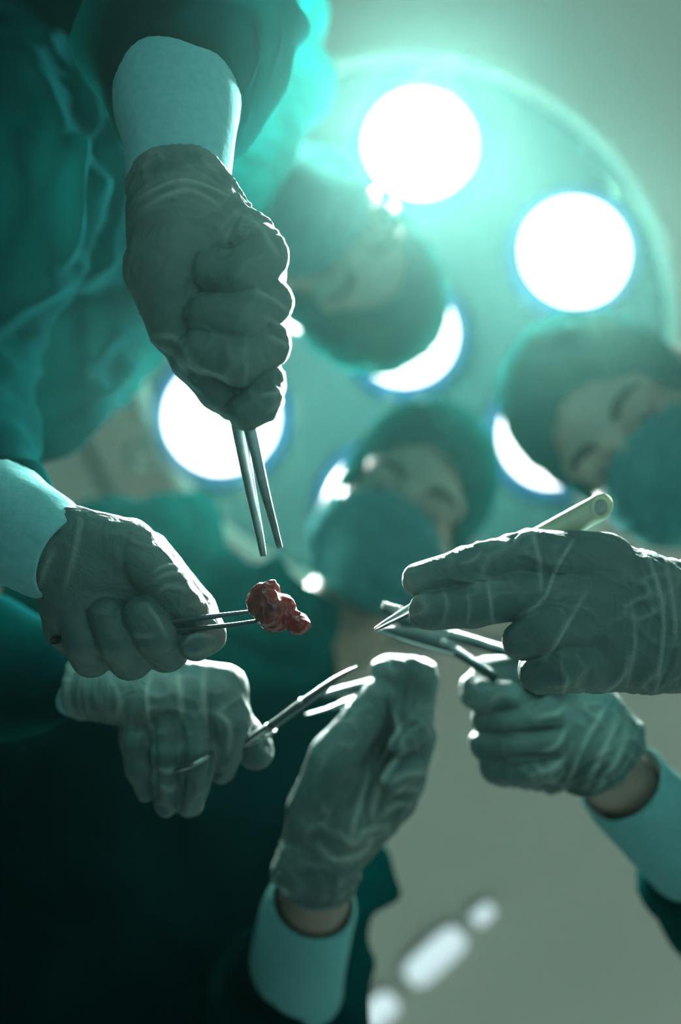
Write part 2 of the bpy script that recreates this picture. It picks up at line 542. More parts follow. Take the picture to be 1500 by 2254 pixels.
def folds(V, N, creases):
    """single drawn folds: the material stands up (or sinks in) along lines on the side towards the table"""
    if not creases: return V, np.zeros(len(V))
    dd = V[:, 2] - CAMZ
    px = np.stack([W_ / 2 - V[:, 0] / dd * F_, H_ / 2 - V[:, 1] / dd * F_], 1)
    vd = np.array([0, 0, CAMZ]) - V; vd /= np.linalg.norm(vd, axis=1)[:, None]
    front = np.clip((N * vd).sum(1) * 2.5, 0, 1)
    off = np.zeros(len(V))
    for amp, wd, line in creases:
        best = np.full(len(V), 1e9); tt = np.zeros(len(V))
        Ln = interp(line, 6 * len(line))
        for k, (p, q) in enumerate(zip(Ln[:-1], Ln[1:])):
            e = q - p; t = np.clip(((px - p) @ e) / (e @ e + 1e-9), 0, 1)
            ds = np.linalg.norm(px - p - t[:, None] * e, axis=1)
            m_ = ds < best; best[m_] = ds[m_]; tt[m_] = (k + t[m_]) / (len(Ln) - 1)
        off += amp * 0.001 * np.exp(-(best / wd) ** 2) * np.sin(np.pi * np.clip(tt, 0.04, 0.96)) ** 0.5
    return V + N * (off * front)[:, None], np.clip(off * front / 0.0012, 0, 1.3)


# ------------------------------------------------------------------ gloves
def glove(parent, D, palm, fingers, cut, label=None, step=0.0011, wr=1.0, kf=1.5, kp=9, seed=0.0, bead=0.0012, creases=()):
    """A worn glove.  Points are (px, py, w, r): w and r in pixels at distance D, w > 0 is further up.
    palm: list of (p, q[, flatten]); fingers: lists of points; cut: (px, py, w) and direction of the wrist opening."""
    u = D / F_
    def pt(p): return at(p[0], p[1], D + p[2] * u)
    cones = []
    for e in palm: cones.append((pt(e[0]), pt(e[1]), e[0][3] * u, e[1][3] * u))
    for f in fingers:
        for a, b in zip(f[:-1], f[1:]): cones.append((pt(a), pt(b), a[3] * u, b[3] * u))
    F = field_for(cones, step, 0.008)
    P = F.blank()
    for e in palm:
        n, s = (np.array([0, 0, 1.0]), e[2]) if len(e) > 2 else (None, 1)
        F.cone(P, pt(e[0]), pt(e[1]), e[0][3] * u, e[1][3] * u, 26 * u, n, s)
    G = F.blank()
    for f in fingers:
        g = F.blank()
        for a, b in zip(f[:-1], f[1:]):
            F.cone(g, pt(a), pt(b), a[3] * u, b[3] * u, 10 * u)
        G = F.smin(G, g, kf * u)
    T = F.smin(P, G, kp * u)
    c, q = pt(cut[0]), pt(cut[1])
    n = (q - c) / np.linalg.norm(q - c)
    h = F.halfspace(c, n)
    T = np.minimum(np.maximum(T, h), np.maximum(T - bead, np.abs(h + 2 * bead) - 1.6 * bead)) if bead > 0 else np.maximum(T, h)
    V, Q = F.surface(T)
    V = vsmooth(V, Q, 2)
    N = vnormals(V, Q)
    S = V + seed
    dirn = n
    ax = (S @ dirn)[:, None] * dirn
    # crumples of thin latex: fine ridges, mostly around the limb near the wrist
    R1 = ridge((S - ax * 0.35) * 85) * 0.0011 + ridge(S * 150 + 5) * 0.0004
    near = np.clip(1 - np.abs((V - c) @ n) / 0.05, 0, 1)
    R2 = ridge((S * 0.25 + ax * 1.6) * 100) * 0.0014 * near * (1.0 if bead > 0 else 0.0)
    mask = np.clip(noise(S * 38 + 11) * 1.6 + 0.55, 0.1, 1)
    V = V + N * ((R1 * mask + R2) * wr)[:, None]
    V, fo = folds(V, N, creases)
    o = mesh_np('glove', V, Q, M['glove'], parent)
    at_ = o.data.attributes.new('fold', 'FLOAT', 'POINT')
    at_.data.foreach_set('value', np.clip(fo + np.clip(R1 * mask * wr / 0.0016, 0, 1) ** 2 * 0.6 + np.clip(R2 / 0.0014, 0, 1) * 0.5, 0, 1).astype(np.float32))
    if label: o['label'] = label
    return o


def cuff(parent, pts, flat=0.92, n=40):
    """knitted cuff: hollow tube along (px, py, d, r_m), ribbed"""
    P = interp([(*at(*p[:3]), p[3]) for p in pts], 26)
    V = []; Q = []
    m = len(P)
    rings = [(i, 1.0) for i in range(m)] + [(i, 0.93) for i in range(m - 1, -1, -1)]
    for i, s in rings:
        t = P[min(i + 1, m - 1), :3] - P[max(i - 1, 0), :3]
        t, uu, vv = perp(t)
        for k in range(n * 2):
            th = math.pi * k / n
            r = P[i, 3] * s * (1 + 0.006 * (k % 2) + 0.012 * math.sin(3 * th + i * 0.5))
            V.append(P[i, :3] + uu * r * math.cos(th) + vv * r * math.sin(th))
    nn = n * 2
    for j in range(len(rings)):
        j2 = (j + 1) % len(rings)
        for k in range(nn):
            Q.append((j * nn + k, j * nn + (k + 1) % nn, j2 * nn + (k + 1) % nn, j2 * nn + k))
    return mesh_np('cuff', V, np.array(Q), M['cuff'], parent)


# ------------------------------------------------------------------ gown, head, body
def gown(parent, chains, step=0.006, k=0.05, fold=0.012, stretch=(1, 1, 0.35), cuts=(), seed=0.0, freq=11, label=None, creases=()):
    cones = []
    for ch in chains:
        for a, b in zip(ch[:-1], ch[1:]):
            cones.append((at(*a[:3]), at(*b[:3]), a[3], b[3]))
    F = field_for(cones, step, 0.03)
    D = F.blank()
    for p, q, r0, r1 in cones:
        F.cone(D, p, q, r0, r1, k)
    for (c, q, R) in cuts:
        c = at(*c); q = at(*q); n = (q - c) / np.linalg.norm(q - c)
        h = F.halfspace(c, n)
        X, Y, Z = F.coords((slice(None),) * 3)
        near = np.sqrt((X - c[0]) ** 2 + (Y - c[1]) ** 2 + (Z - c[2]) ** 2) - R
        D = np.maximum(D, np.minimum(-h, -near))
    V, Q = F.surface(D)
    V = vsmooth(V, Q, 2)
    N = vnormals(V, Q)
    S = (V + seed) * np.array(stretch)
    warp = np.stack([noise(V * 5 + 3), noise(V * 5 + 17), noise(V * 5 + 31)], 1) * 0.05
    S = S + warp
    h = ridge(S * freq) * 1.0 + ridge(S * freq * 2.3 + 9) * 0.45 - 0.45
    V = V + N * (h * fold)[:, None]
    V, _ = folds(V, N, creases)
    V = vsmooth(V, Q, 1)
    o = mesh_np('gown', V, Q, M['gown'], parent)
    if label: o['label'] = label
    return o


def frame_of(up, face):
    """axes (left-right x, forward y, up z) from image-space vectors (right, down, away)"""
    def w(v): return np.array([-v[0], -v[1], v[2]], float)
    z = w(up); z /= np.linalg.norm(z)
    y = w(face); y -= z * np.dot(y, z); y /= np.linalg.norm(y)
    return np.stack([np.cross(y, z), y, z])          # rows x, y, z


def body(label, name, origin, A, scale, limbs, step=0.0055):
    """continuous skin surface: head with face, neck, trunk and both arms down to the wrists"""
    s = 0.001 * scale
    O = at(*origin)
    def L(x, y, z): return O + (A[0] * x + A[1] * y + A[2] * z) * s
    head = []
    cones = []
    for ch in limbs(L):
        for a, b in zip(ch[:-1], ch[1:]):
            cones.append((a[0], b[0], a[1], b[1]))
    ext = cones + [(L(0, 0, 20), L(0, 10, -40), 0.13, 0.12)]
    F = field_for(ext, step, 0.02)
    D = F.blank()
    for p, q, r0, r1 in cones:
        F.cone(D, p, q, r0, r1, 0.004 + 0.3 * min(r0, r1) if max(r0, r1) > 0.045 else 0.002)
    Hd = F.blank()
    k = 0.018
    F.ell(Hd, L(0, -8, 30), A, np.array((76, 95, 86)) * s, k)
    F.ell(Hd, L(0, 22, -35), A, np.array((62, 68, 78)) * s, k)
    for sx in (-1, 1):
        F.cone(Hd, L(sx * 46, 5, -58), L(sx * 8, 60, -90), 26 * s, 22 * s, k)
        F.cone(Hd, L(sx * 46, 68, 17), L(sx * 8, 82, 15), 13 * s, 13 * s, 0.012)
        F.ell(Hd, L(sx * 44, 56, -28), A, np.array((24, 26, 20)) * s, 0.012)
        F.ell(Hd, L(sx * 80, -10, -15), A, np.array((9, 18, 32)) * s, 0.008)
    for sx in (-1, 1):
        F.ell(Hd, L(sx * 31, 95, 0), A, np.array((19, 20, 11)) * s, 0.008, sub=True)
        F.ell(Hd, L(sx * 31, 70, -1), A, np.array((15, 14, 12)) * s, 0.004)
    F.cone(Hd, L(0, 84, 8), L(0, 104, -30), 8 * s, 12 * s, 0.008)
    for sx in (-1, 1):
        F.cone(Hd, L(sx * 9, 94, -33), L(sx * 10, 92, -34), 8 * s, 7 * s, 0.006)
    F.cone(Hd, L(-18, 80, -60), L(18, 80, -60), 8 * s, 8 * s, 0.008)
    F.cone(Hd, L(-15, 78, -69), L(15, 78, -69), 8 * s, 8 * s, 0.004)
    D = F.smin(D, Hd, 0.02)
    V, Q = F.surface(D)
    V = vsmooth(V, Q, 1)
    o = mesh_np(name, V, Q, M['skin'])
    tag(o, label, 'person')
    return o, L


def ball(name, c, r, A, mtl, parent, nu=16, nv=10):
    V = []; Q = []
    for j in range(nv + 1):
        ph = math.pi * (j + 0.02) / (nv + 0.04)
        for k in range(nu):
            th = 2 * math.pi * k / nu
            V.append(c + A[0] * r[0] * math.sin(ph) * math.cos(th) + A[1] * r[1] * math.cos(ph) + A[2] * r[2] * math.sin(ph) * math.sin(th))
    for j in range(nv):
        for k in range(nu):
            Q.append((j * nu + k, j * nu + (k + 1) % nu, (j + 1) * nu + (k + 1) % nu, (j + 1) * nu + k))
    Q.append(tuple(range(nu))[::-1]); Q.append(tuple(nv * nu + k for k in range(nu)))
    return mesh_np(name, V, Q, mtl, parent)


def head_wear(person, L, A, scale, hood=True, opening=(62, 88, -26), puff=10):
    s = 0.001 * scale
    O = L(0, 0, 0)
    # eyes and brows
    for sx in (-1, 1):
        e = ball('eye', L(sx * 31, 73, -3), (12.5 * s, 12.5 * s, 10.5 * s), A, M['eye'], person)
        ball('iris', L(sx * 31, 83.5, -6), (5.5 * s, 2.5 * s, 5.5 * s), A, M['iris'], e)
        sweep('eyebrow', [L(sx * 14, 93, 17), L(sx * 26, 92, 23), L(sx * 40, 86, 23), L(sx * 52, 76, 16)],
              [(4.5 * s, 3 * s), (5 * s, 3 * s), (4 * s, 3 * s), (1.5 * s, 2 * s)], M['brow'], person, up=A[1], n=8)
    # cap: a close shell over the skull and the sides of the face
    step = 0.0045
    ext = [(O, O, 0.15, 0.15)]
    F = field_for(ext, step, 0.02)
    def shape(g):
        D = F.blank()
        F.ell(D, L(0, -14, 34), A, np.array((76 + g, 96 + g, 88 + g * 1.3)) * s, 0.02)
        F.ell(D, L(0, 10, -40), A, np.array((70 + g * 0.8, 66 + g, 78 + g)) * s, 0.03)
        if not hood:
            h = F.halfspace(L(0, 0, -12), -A[2] * 0.94 - A[1] * 0.34)
            D = np.maximum(D, h)
        return D
    outer = shape(puff); inner = shape(puff - 9)
    X, Y, Z = F.coords((slice(None),) * 3)
    a = ((X - O[0]) * A[0][0] + (Y - O[1]) * A[0][1] + (Z - O[2]) * A[0][2]) / s
    b = ((X - O[0]) * A[1][0] + (Y - O[1]) * A[1][1] + (Z - O[2]) * A[1][2]) / s
    c = ((X - O[0]) * A[2][0] + (Y - O[1]) * A[2][1] + (Z - O[2]) * A[2][2]) / s
    q = np.sqrt((a / opening[0]) ** 2 + ((c - opening[2]) / opening[1]) ** 2)
    cutter = np.maximum((q - 1) * 55, 8 - b) * s
    hood_bottom = (-125 - c) * s
    D = np.maximum(np.maximum(np.maximum(outer, -inner), -cutter), hood_bottom).astype(np.float32)
    V, Q = F.surface(D)
    V = vsmooth(V, Q, 2); N = vnormals(V, Q)
    V = V + N * (ridge((V + O) * 26) * 0.003 - 0.001)[:, None]
    mesh_np('cap', V, Q, M['cap'], person)
    # pleated mask
    nu, nv = 37, 31
    def mp(u, v):
        th = u * math.radians(80)
        front = np.interp(v, [0, 0.14, 0.3, 0.6, 0.85, 1.0], [97, 116, 122, 112, 98, 74])
        side = np.interp(v, [0, 0.5, 1], [18, 12, 20])
        wx = np.interp(v, [0, 0.3, 0.7, 1], [74, 79, 80, 68])
        c = math.cos(th)
        y = side + (front - side) * max(c, 0) ** 0.95
        x = wx * math.sin(th) / math.sin(math.radians(80))
        zt = np.interp(abs(u), [0, 0.25, 0.6, 1], [-4, -10, -24, -30])
        zb = np.interp(abs(u), [0, 0.5, 1], [-124, -118, -96])
        pl = 2.6 * math.sin(v * 22) * (1 - abs(u) ** 2)
        return L(x, y + pl, zt + (zb - zt) * v)
    V = [mp(-1 + 2 * i / (nu - 1), j / (nv - 1)) for j in range(nv) for i in range(nu)]
    Q = np.array([(j * nu + i, j * nu + i + 1, (j + 1) * nu + i + 1, (j + 1) * nu + i) for j in range(nv - 1) for i in range(nu - 1)])
    mk = mesh_np('face_mask', V, Q, M['mask'], person)
    sm = mk.modifiers.new('thick', 'SOLIDIFY'); sm.thickness = 0.0016; sm.offset = 0
    edge = [mp(-1 + 2 * i / 40, 0) for i in range(41)]
    sweep('edge_binding', edge, [(2.2 * s, 5 * s)] * 41, M['mask_trim'], mk, up=A[2], n=8)
    for sx in (-1, 1):
        loop = interp([mp(sx, 0.03), L(sx * 80, 4, -14), L(sx * 88, -18, -8), L(sx * 88, -24, -36), L(sx * 80, 0, -70), mp(sx, 0.97)], 24)
        sweep('ear_loop', loop, [1.6 * s] * 24, M['loop'], mk, n=6)
    return mk


# ================================================================== people
# ---- person at the top left: fist with forceps, second hand with the tissue
AA = frame_of((0.72, 0.69, 0.10), (0.0, 0.0, -1.0))
def limbsA(L):
    P = lambda *a: at(*a)
    return [[(L(0, -20, -40), 0.05), (L(0, -40, -150), 0.05), (P(330, 160, 1.08), 0.07), (P(120, 170, 1.0), 0.16), (P(-40, 540, 0.86), 0.15)],
            [(P(330, 60, 1.0), 0.06), (P(380, -480, 0.85), 0.05), (P(430, -100, 0.62), 0.034), (P(393, 230, 0.492), 0.022), (P(395, 430, 0.458), 0.017)],
            [(P(-60, 160, 0.98), 0.06), (P(-120, 430, 0.62), 0.05), (P(-180, 1000, 0.56), 0.032), (P(-10, 1140, 0.503), 0.021), (P(110, 1215, 0.478), 0.016)]]
pA, LA = body('surgeon with rim-lit teal gown, fist gripping forceps before the lamp lenses', 'person', (757, 588, 1.10), AA, 1.0, limbsA)
head_wear(pA, LA, AA, 1.0)
gown(pA, [[(130, 170, 1.0, 0.185), (-70, 550, 0.86, 0.18)],
          [(200, 560, 0.80, 0.05), (60, 880, 0.72, 0.045)],
          [(395, 192, 0.498, 0.037), (418, 70, 0.55, 0.050), (430, -100, 0.62, 0.060), (380, -500, 0.85, 0.08), (330, 60, 1.0, 0.09)],
          [(330, 60, 1.0, 0.09), (560, -150, 0.95, 0.06), (600, 200, 0.95, 0.045), (540, 400, 0.97, 0.04)],
          [(120, 300, 0.70, 0.050), (110, 480, 0.70, 0.045), (95, 600, 0.72, 0.03)],
          [(-25, 1130, 0.51, 0.038), (-170, 1010, 0.56, 0.052), (-190, 700, 0.60, 0.062), (-100, 430, 0.61, 0.078), (-160, -100, 0.85, 0.09), (-60, 160, 0.98, 0.09)]],
     k=0.03, fold=0.013, seed=0.3, step=0.0042,
     creases=[(12, 24, [(175, 180), (205, 255), (160, 345), (150, 520), (60, 630)]), (-12, 26, [(215, 200), (240, 300), (200, 420), (195, 540)]), (10, 20, [(250, 240), (270, 350), (240, 480), (195, 610)]),
              (10, 18, [(345, 705), (235, 740), (180, 800), (40, 840)]), (10, 18, [(0, 690), (120, 620), (280, 540)]), (-9, 22, [(0, 760), (140, 690), (320, 620)]), (9, 16, [(100, 920), (220, 860), (330, 800)]),
              (9, 16, [(552, 60), (552, 130), (540, 200)]), (10, 16, [(600, 0), (590, 110), (560, 220), (530, 270)]), (-8, 18, [(575, 40), (572, 150), (545, 235)]), (9, 18, [(60, 120), (120, 260), (90, 420)])], cuts=[((392, 215, 0.492), (396, 20, 0.56), 0.07), ((-5, 1150, 0.505), (-150, 1000, 0.56), 0.06)])
cuff(pA, [(395, 425, 0.456, 0.0235), (394, 330, 0.470, 0.0255), (391, 230, 0.490, 0.031), (391, 120, 0.525, 0.034)])
cuff(pA, [(150, 1232, 0.472, 0.021), (105, 1208, 0.478, 0.0245), (60, 1180, 0.487, 0.0265), (-10, 1140, 0.503, 0.030), (-80, 1080, 0.53, 0.034)])
# fist
glove(pA, 0.445,
      palm=[((400, 372, 60, 104), (392, 470, 35, 106)), ((392, 470, 35, 106), (382, 600, 15, 98)), ((382, 600, 15, 98), (402, 715, 5, 76)),
            ((440, 470, 80, 96), (535, 590, 105, 92)), ((535, 590, 105, 92), (540, 740, 100, 82))],
      fingers=[[(540, 520, 75, 62), (582, 568, -18, 52), (532, 604, -66, 50), (466, 596, -62, 44)],
               [(560, 610, 90, 58), (594, 666, -30, 50), (530, 706, -80, 50), (450, 692, -72, 45)],
               [(560, 705, 90, 56), (592, 758, -30, 47), (525, 796, -84, 49), (436, 770, -70, 43)],
               [(560, 790, 80, 52), (584, 846, 0, 44), (574, 884, -40, 43), (540, 908, -55, 39)],
               [(400, 700, 5, 74), (430, 790, -10, 54), (478, 862, -15, 40), (508, 896, -20, 30)]],
      cut=((400, 398, 45), (402, 330, 90)), seed=1.7, kf=6,
      creases=[(1.44, 4, [(300, 440), (400, 398), (505, 432)]), (1.0, 6, [(304, 466), (400, 420), (480, 448)]), (-1.2, 7, [(470, 545), (490, 560), (520, 535), (560, 515)]),
               (1.0, 5, [(560, 640), (600, 660), (640, 690)]), (0.9, 5, [(585, 700), (615, 715), (645, 730)]), (0.9, 5, [(590, 740), (612, 750), (640, 765)]),
               (1.0, 6, [(345, 735), (385, 745), (420, 790)]), (0.9, 5, [(350, 760), (385, 780), (405, 810)]), (-1.0, 6, [(430, 560), (415, 640), (408, 720), (400, 770)]),
               (0.9, 5, [(575, 870), (605, 865), (628, 850)]), (0.8, 5, [(590, 905), (608, 895), (622, 885)]), (0.8, 6, [(520, 470), (570, 500), (610, 560)])], label='fist-closed translucent glove gripping the forceps')
# palm-up hand
glove(pA, 0.472,
      palm=[((66, 1184, 46, 106), (88, 1198, 40, 107)), ((88, 1198, 40, 107), (200, 1250, 25, 96), 1.2), ((200, 1250, 25, 96), (180, 1330, 30, 88), 1.2), ((180, 1330, 30, 88), (165, 1375, 45, 66)),
            ((200, 1240, 30, 92), (300, 1250, 50, 78)), ((300, 1250, 50, 78), (290, 1340, 70, 70))],
      fingers=[[(325, 1225, 60, 56), (432, 1345, 65, 46), (455, 1398, 15, 42), (432, 1417, -22, 39)],
               [(300, 1340, 80, 58), (368, 1428, 30, 50), (342, 1395, -38, 49), (310, 1354, -52, 42)],
               [(240, 1380, 80, 56), (288, 1448, 20, 48), (258, 1405, -38, 46), (233, 1354, -48, 38)],
               [(170, 1390, 70, 50), (202, 1446, 15, 44), (182, 1408, -30, 42), (168, 1376, -36, 34)],
               [(170, 1190, 10, 74), (285, 1205, -8, 60), (362, 1280, -24, 50), (418, 1345, -14, 40)]],
      cut=((76, 1190, 30), (0, 1144, 75)), seed=4.1, bead=0, wr=0.6,
      creases=[(1.08, 4, [(335, 1262), (360, 1248), (388, 1246)]), (0.9, 5, [(338, 1280), (365, 1266), (396, 1262)]), (0.8, 5, [(348, 1300), (375, 1290), (412, 1300)]),
               (-1.4, 8, [(282, 1165), (268, 1230), (285, 1290), (315, 1318)]), (0.9, 7, [(118, 1210), (95, 1260), (75, 1330)]), (0.8, 7, [(175, 1130), (165, 1210), (140, 1300)]),
               (1.0, 5, [(400, 1420), (432, 1398), (470, 1402)]), (0.8, 5, [(398, 1432), (430, 1440), (468, 1425)]), (0.8, 5, [(290, 1395), (310, 1400), (340, 1400)]), (0.8, 5, [(325, 1330), (350, 1370), (365, 1400)])], label='palm-up glove with fingers curled round slim forceps')

# ---- person at the bottom left
AB = frame_of((0.51, -0.86, 0.08), (-0.10, 0.0, -1.0))
def limbsB(L):
    P = lambda *a: at(*a)
    return [[(L(0, -20, -40), 0.05), (L(0, -40, -160), 0.052), (P(580, 1440, 1.08), 0.07), (P(420, 1600, 1.0), 0.12), (P(120, 2450, 0.94), 0.18)],
            [(P(560, 1450, 1.02), 0.06), (P(600, 2000, 0.95), 0.05), (P(620, 2650, 0.86), 0.045), (P(648, 2200, 0.75), 0.031), (P(690, 1985, 0.65), 0.0225), (P(705, 1900, 0.625), 0.021)],
            [(P(260, 1330, 1.02), 0.06), (P(-250, 1650, 0.85), 0.05), (P(-150, 1440, 0.68), 0.032), (P(60, 1465, 0.60), 0.020), (P(200, 1500, 0.56), 0.016)]]
pB, LB = body('surgeon with tilted masked head and dark teal gown, one hand raised', 'person', (893, 1120, 1.13), AB, 1.0, limbsB)
head_wear(pB, LB, AB, 1.0)
gown(pB, [[(440, 1590, 1.0, 0.14), (100, 2500, 0.93, 0.24)],
          [(250, 1305, 1.0, 0.10), (400, 1560, 1.0, 0.13)], [(430, 1150, 1.03, 0.036), (400, 1300, 1.02, 0.06)],
          [(560, 1410, 1.0, 0.082), (440, 1590, 1.0, 0.14)],
          [(645, 2135, 0.72, 0.038), (632, 2225, 0.76, 0.048), (560, 2650, 0.86, 0.07), (500, 2000, 0.98, 0.07), (540, 1500, 1.0, 0.08)],
          [(812, 1905, 0.80, 0.027), (725, 2080, 0.79, 0.022), (660, 2230, 0.78, 0.034)],
          [(156, 1492, 0.573, 0.0245), (60, 1470, 0.60, 0.029), (-20, 1452, 0.63, 0.034), (-110, 1440, 0.66, 0.046), (-250, 1600, 0.82, 0.06), (100, 1500, 1.0, 0.09)]],
     k=0.03, fold=0.013, seed=2.3, cuts=[((654, 2112, 0.71), (648, 2230, 0.76), 0.055)])
cuff(pB, [(691, 1980, 0.653, 0.0285), (680, 2012, 0.665, 0.0315), (662, 2080, 0.695, 0.0335), (650, 2180, 0.74, 0.036)])
cuff(pB, [(235, 1508, 0.555, 0.0195), (170, 1498, 0.57, 0.0205), (100, 1478, 0.59, 0.021), (-10, 1455, 0.62, 0.022)])
# downturned hand with the scissors
glove(pB, 0.545,
      palm=[((185, 1500, 40, 78), (300, 1520, 20, 66)), ((300, 1520, 20, 66), (320, 1545, 12, 52)), ((250, 1510, 30, 74), (370, 1535, 0, 56)),
            ((270, 1505, 30, 70), (435, 1530, -8, 54)), ((270, 1500, 35, 70), (495, 1512, 0, 48)), ((340, 1500, 50, 60), (470, 1560, 55, 48))],
      fingers=[[(495, 1515, -2, 50), (508, 1590, -28, 42), (495, 1655, -10, 37), (488, 1694, 12, 30)],
               [(440, 1540, -10, 48), (440, 1650, -38, 40), (428, 1715, -28, 36), (416, 1766, -14, 32)],
               [(375, 1545, 0, 46), (372, 1655, -25, 38), (368, 1720, -20, 33), (369, 1768, -8, 28)],
               [(315, 1545, 15, 46), (302, 1630, 0, 37), (310, 1690, 2, 31), (323, 1738, 8, 24)],
               [(400, 1530, 60, 56), (510, 1585, 66, 44), (556, 1640, 52, 38), (563, 1658, 46, 37)]],
      cut=((190, 1500, 40), (60, 1470, 110)), seed=7.7,
      creases=[(-2.5, 5, [(338, 1580), (340, 1680), (345, 1770)]), (-2.5, 5, [(402, 1590), (405, 1690), (394, 1790)]), (-2.5, 5, [(466, 1580), (470, 1640), (458, 1720)]),
               (1.08, 5, [(330, 1490), (322, 1540), (335, 1610)]), (0.9, 7, [(392, 1480), (398, 1540), (402, 1620)]), (0.8, 7, [(450, 1475), (448, 1530), (455, 1590)]),
               (0.9, 6, [(245, 1500), (262, 1540), (258, 1580)]), (0.8, 6, [(350, 1730), (372, 1738), (392, 1728)]), (0.8, 6, [(345, 1690), (370, 1698), (392, 1690)]), (0.9, 6, [(480, 1570), (505, 1600), (500, 1660)])], label='downturned glove with fingers through steel finger rings')
# raised hand
glove(pB, 0.615,
      palm=[((700, 1905, 20, 84), (728, 1790, 15, 88)), ((728, 1790, 15, 88), (790, 1690, 20, 74)), ((740, 1800, 20, 80), (845, 1745, 30, 62)),
            ((790, 1690, 20, 74), (855, 1650, 35, 56)), ((700, 1905, 20, 84), (690, 1925, 25, 82)), ((880, 1750, 40, 44), (790, 1850, 35, 46))],
      fingers=[[(852, 1660, 20, 50), (866, 1560, -34, 41), (874, 1486, -30, 40), (852, 1478, -52, 33)],
               [(892, 1680, 30, 48), (914, 1570, -14, 40), (926, 1492, -8, 38), (906, 1476, -36, 32)],
               [(890, 1720, 35, 46), (922, 1620, -26, 36), (910, 1600, -56, 33), (884, 1634, -70, 29)],
               [(868, 1765, 35, 46), (904, 1700, -24, 33), (892, 1688, -52, 30), (866, 1718, -62, 27)],
               [(705, 1790, -10, 70), (742, 1670, -38, 60), (800, 1584, -56, 44), (834, 1528, -66, 34)]],
      cut=((694, 1936, 25), (676, 2030, 80)), seed=9.2, kp=5, kf=0.8,
      creases=[(-3.5, 7, [(850, 1540), (856, 1600), (826, 1690), (800, 1760)]), (-3.5, 5, [(897, 1462), (893, 1540), (886, 1600)]), (-2.5, 5, [(935, 1590), (900, 1600), (870, 1640)]), (-2.5, 5, [(925, 1670), (895, 1670), (860, 1710)]),
               (2.40, 6, [(878, 1610), (820, 1700), (785, 1790), (770, 1850)]), (1.4, 7, [(890, 1650), (840, 1720), (815, 1800)]), (1.3, 6, [(935, 1700), (895, 1705), (860, 1725)]),
               (1.3, 6, [(925, 1740), (890, 1735), (850, 1760)]), (1.4, 7, [(905, 1770), (870, 1770), (835, 1800)]), (1.6, 7, [(745, 1830), (775, 1855), (800, 1830), (850, 1815)]),
               (1.5, 7, [(700, 1860), (735, 1890), (790, 1880), (820, 1850)]), (-1.5, 9, [(690, 1790), (760, 1720), (830, 1640), (850, 1590)]), (1.2, 6, [(860, 1560), (880, 1610), (885, 1650)])], wr=1.2, bead=0.0014, label='raised glove, crumpled at the wrist, pinching forceps')

# ---- person at the right
AC = frame_of((-0.82, -0.57, 0.10), (-0.22, 0.31, -0.92))
def limbsC(L):
    P = lambda *a: at(*a)
    return [[(L(0, -20, -40), 0.05), (L(0, -40, -160), 0.052), (P(1760, 1240, 1.06), 0.08), (P(1960, 1330, 1.05), 0.15), (P(2300, 1700, 1.0), 0.17)],
            [(P(1860, 1200, 1.05), 0.06), (P(2150, 1430, 0.8), 0.05), (P(1780, 1410, 0.56), 0.031), (P(1600, 1388, 0.505), 0.021), (P(1480, 1375, 0.485), 0.019)],
            [(P(1950, 1500, 1.05), 0.06), (P(1950, 2000, 0.92), 0.05), (P(1600, 2000, 0.74), 0.032), (P(1380, 1735, 0.627), 0.022), (P(1310, 1670, 0.60), 0.021)]]
pC, LC_ = body('masked surgeon in teal hood leaning in from the picture edge with two gloved hands', 'person', (1375, 935, 0.98), AC, 1.0, limbsC)
head_wear(pC, LC_, AC, 1.0)
gown(pC, [[(1960, 1330, 1.05, 0.18), (2300, 1700, 1.0, 0.20)], [(1800, 1230, 1.05, 0.08), (1960, 1330, 1.05, 0.15)],
          [(1740, 1400, 0.55, 0.042), (2150, 1430, 0.8, 0.07), (1900, 1230, 1.04, 0.09)],
          [(1512, 1868, 0.67, 0.036), (1600, 1970, 0.72, 0.05), (1950, 2000, 0.92, 0.075), (1960, 1500, 1.05, 0.1)]],
     k=0.03, fold=0.010, seed=5.1, cuts=[((1480, 1838, 0.662), (1600, 1970, 0.72), 0.055)])
cuff(pC, [(1366, 1718, 0.622, 0.0280), (1390, 1745, 0.630, 0.0292), (1440, 1800, 0.648, 0.0305), (1530, 1890, 0.68, 0.033)])
cuff(pC, [(1540, 1383, 0.492, 0.028), (1620, 1390, 0.51, 0.029), (1760, 1405, 0.555, 0.034)])
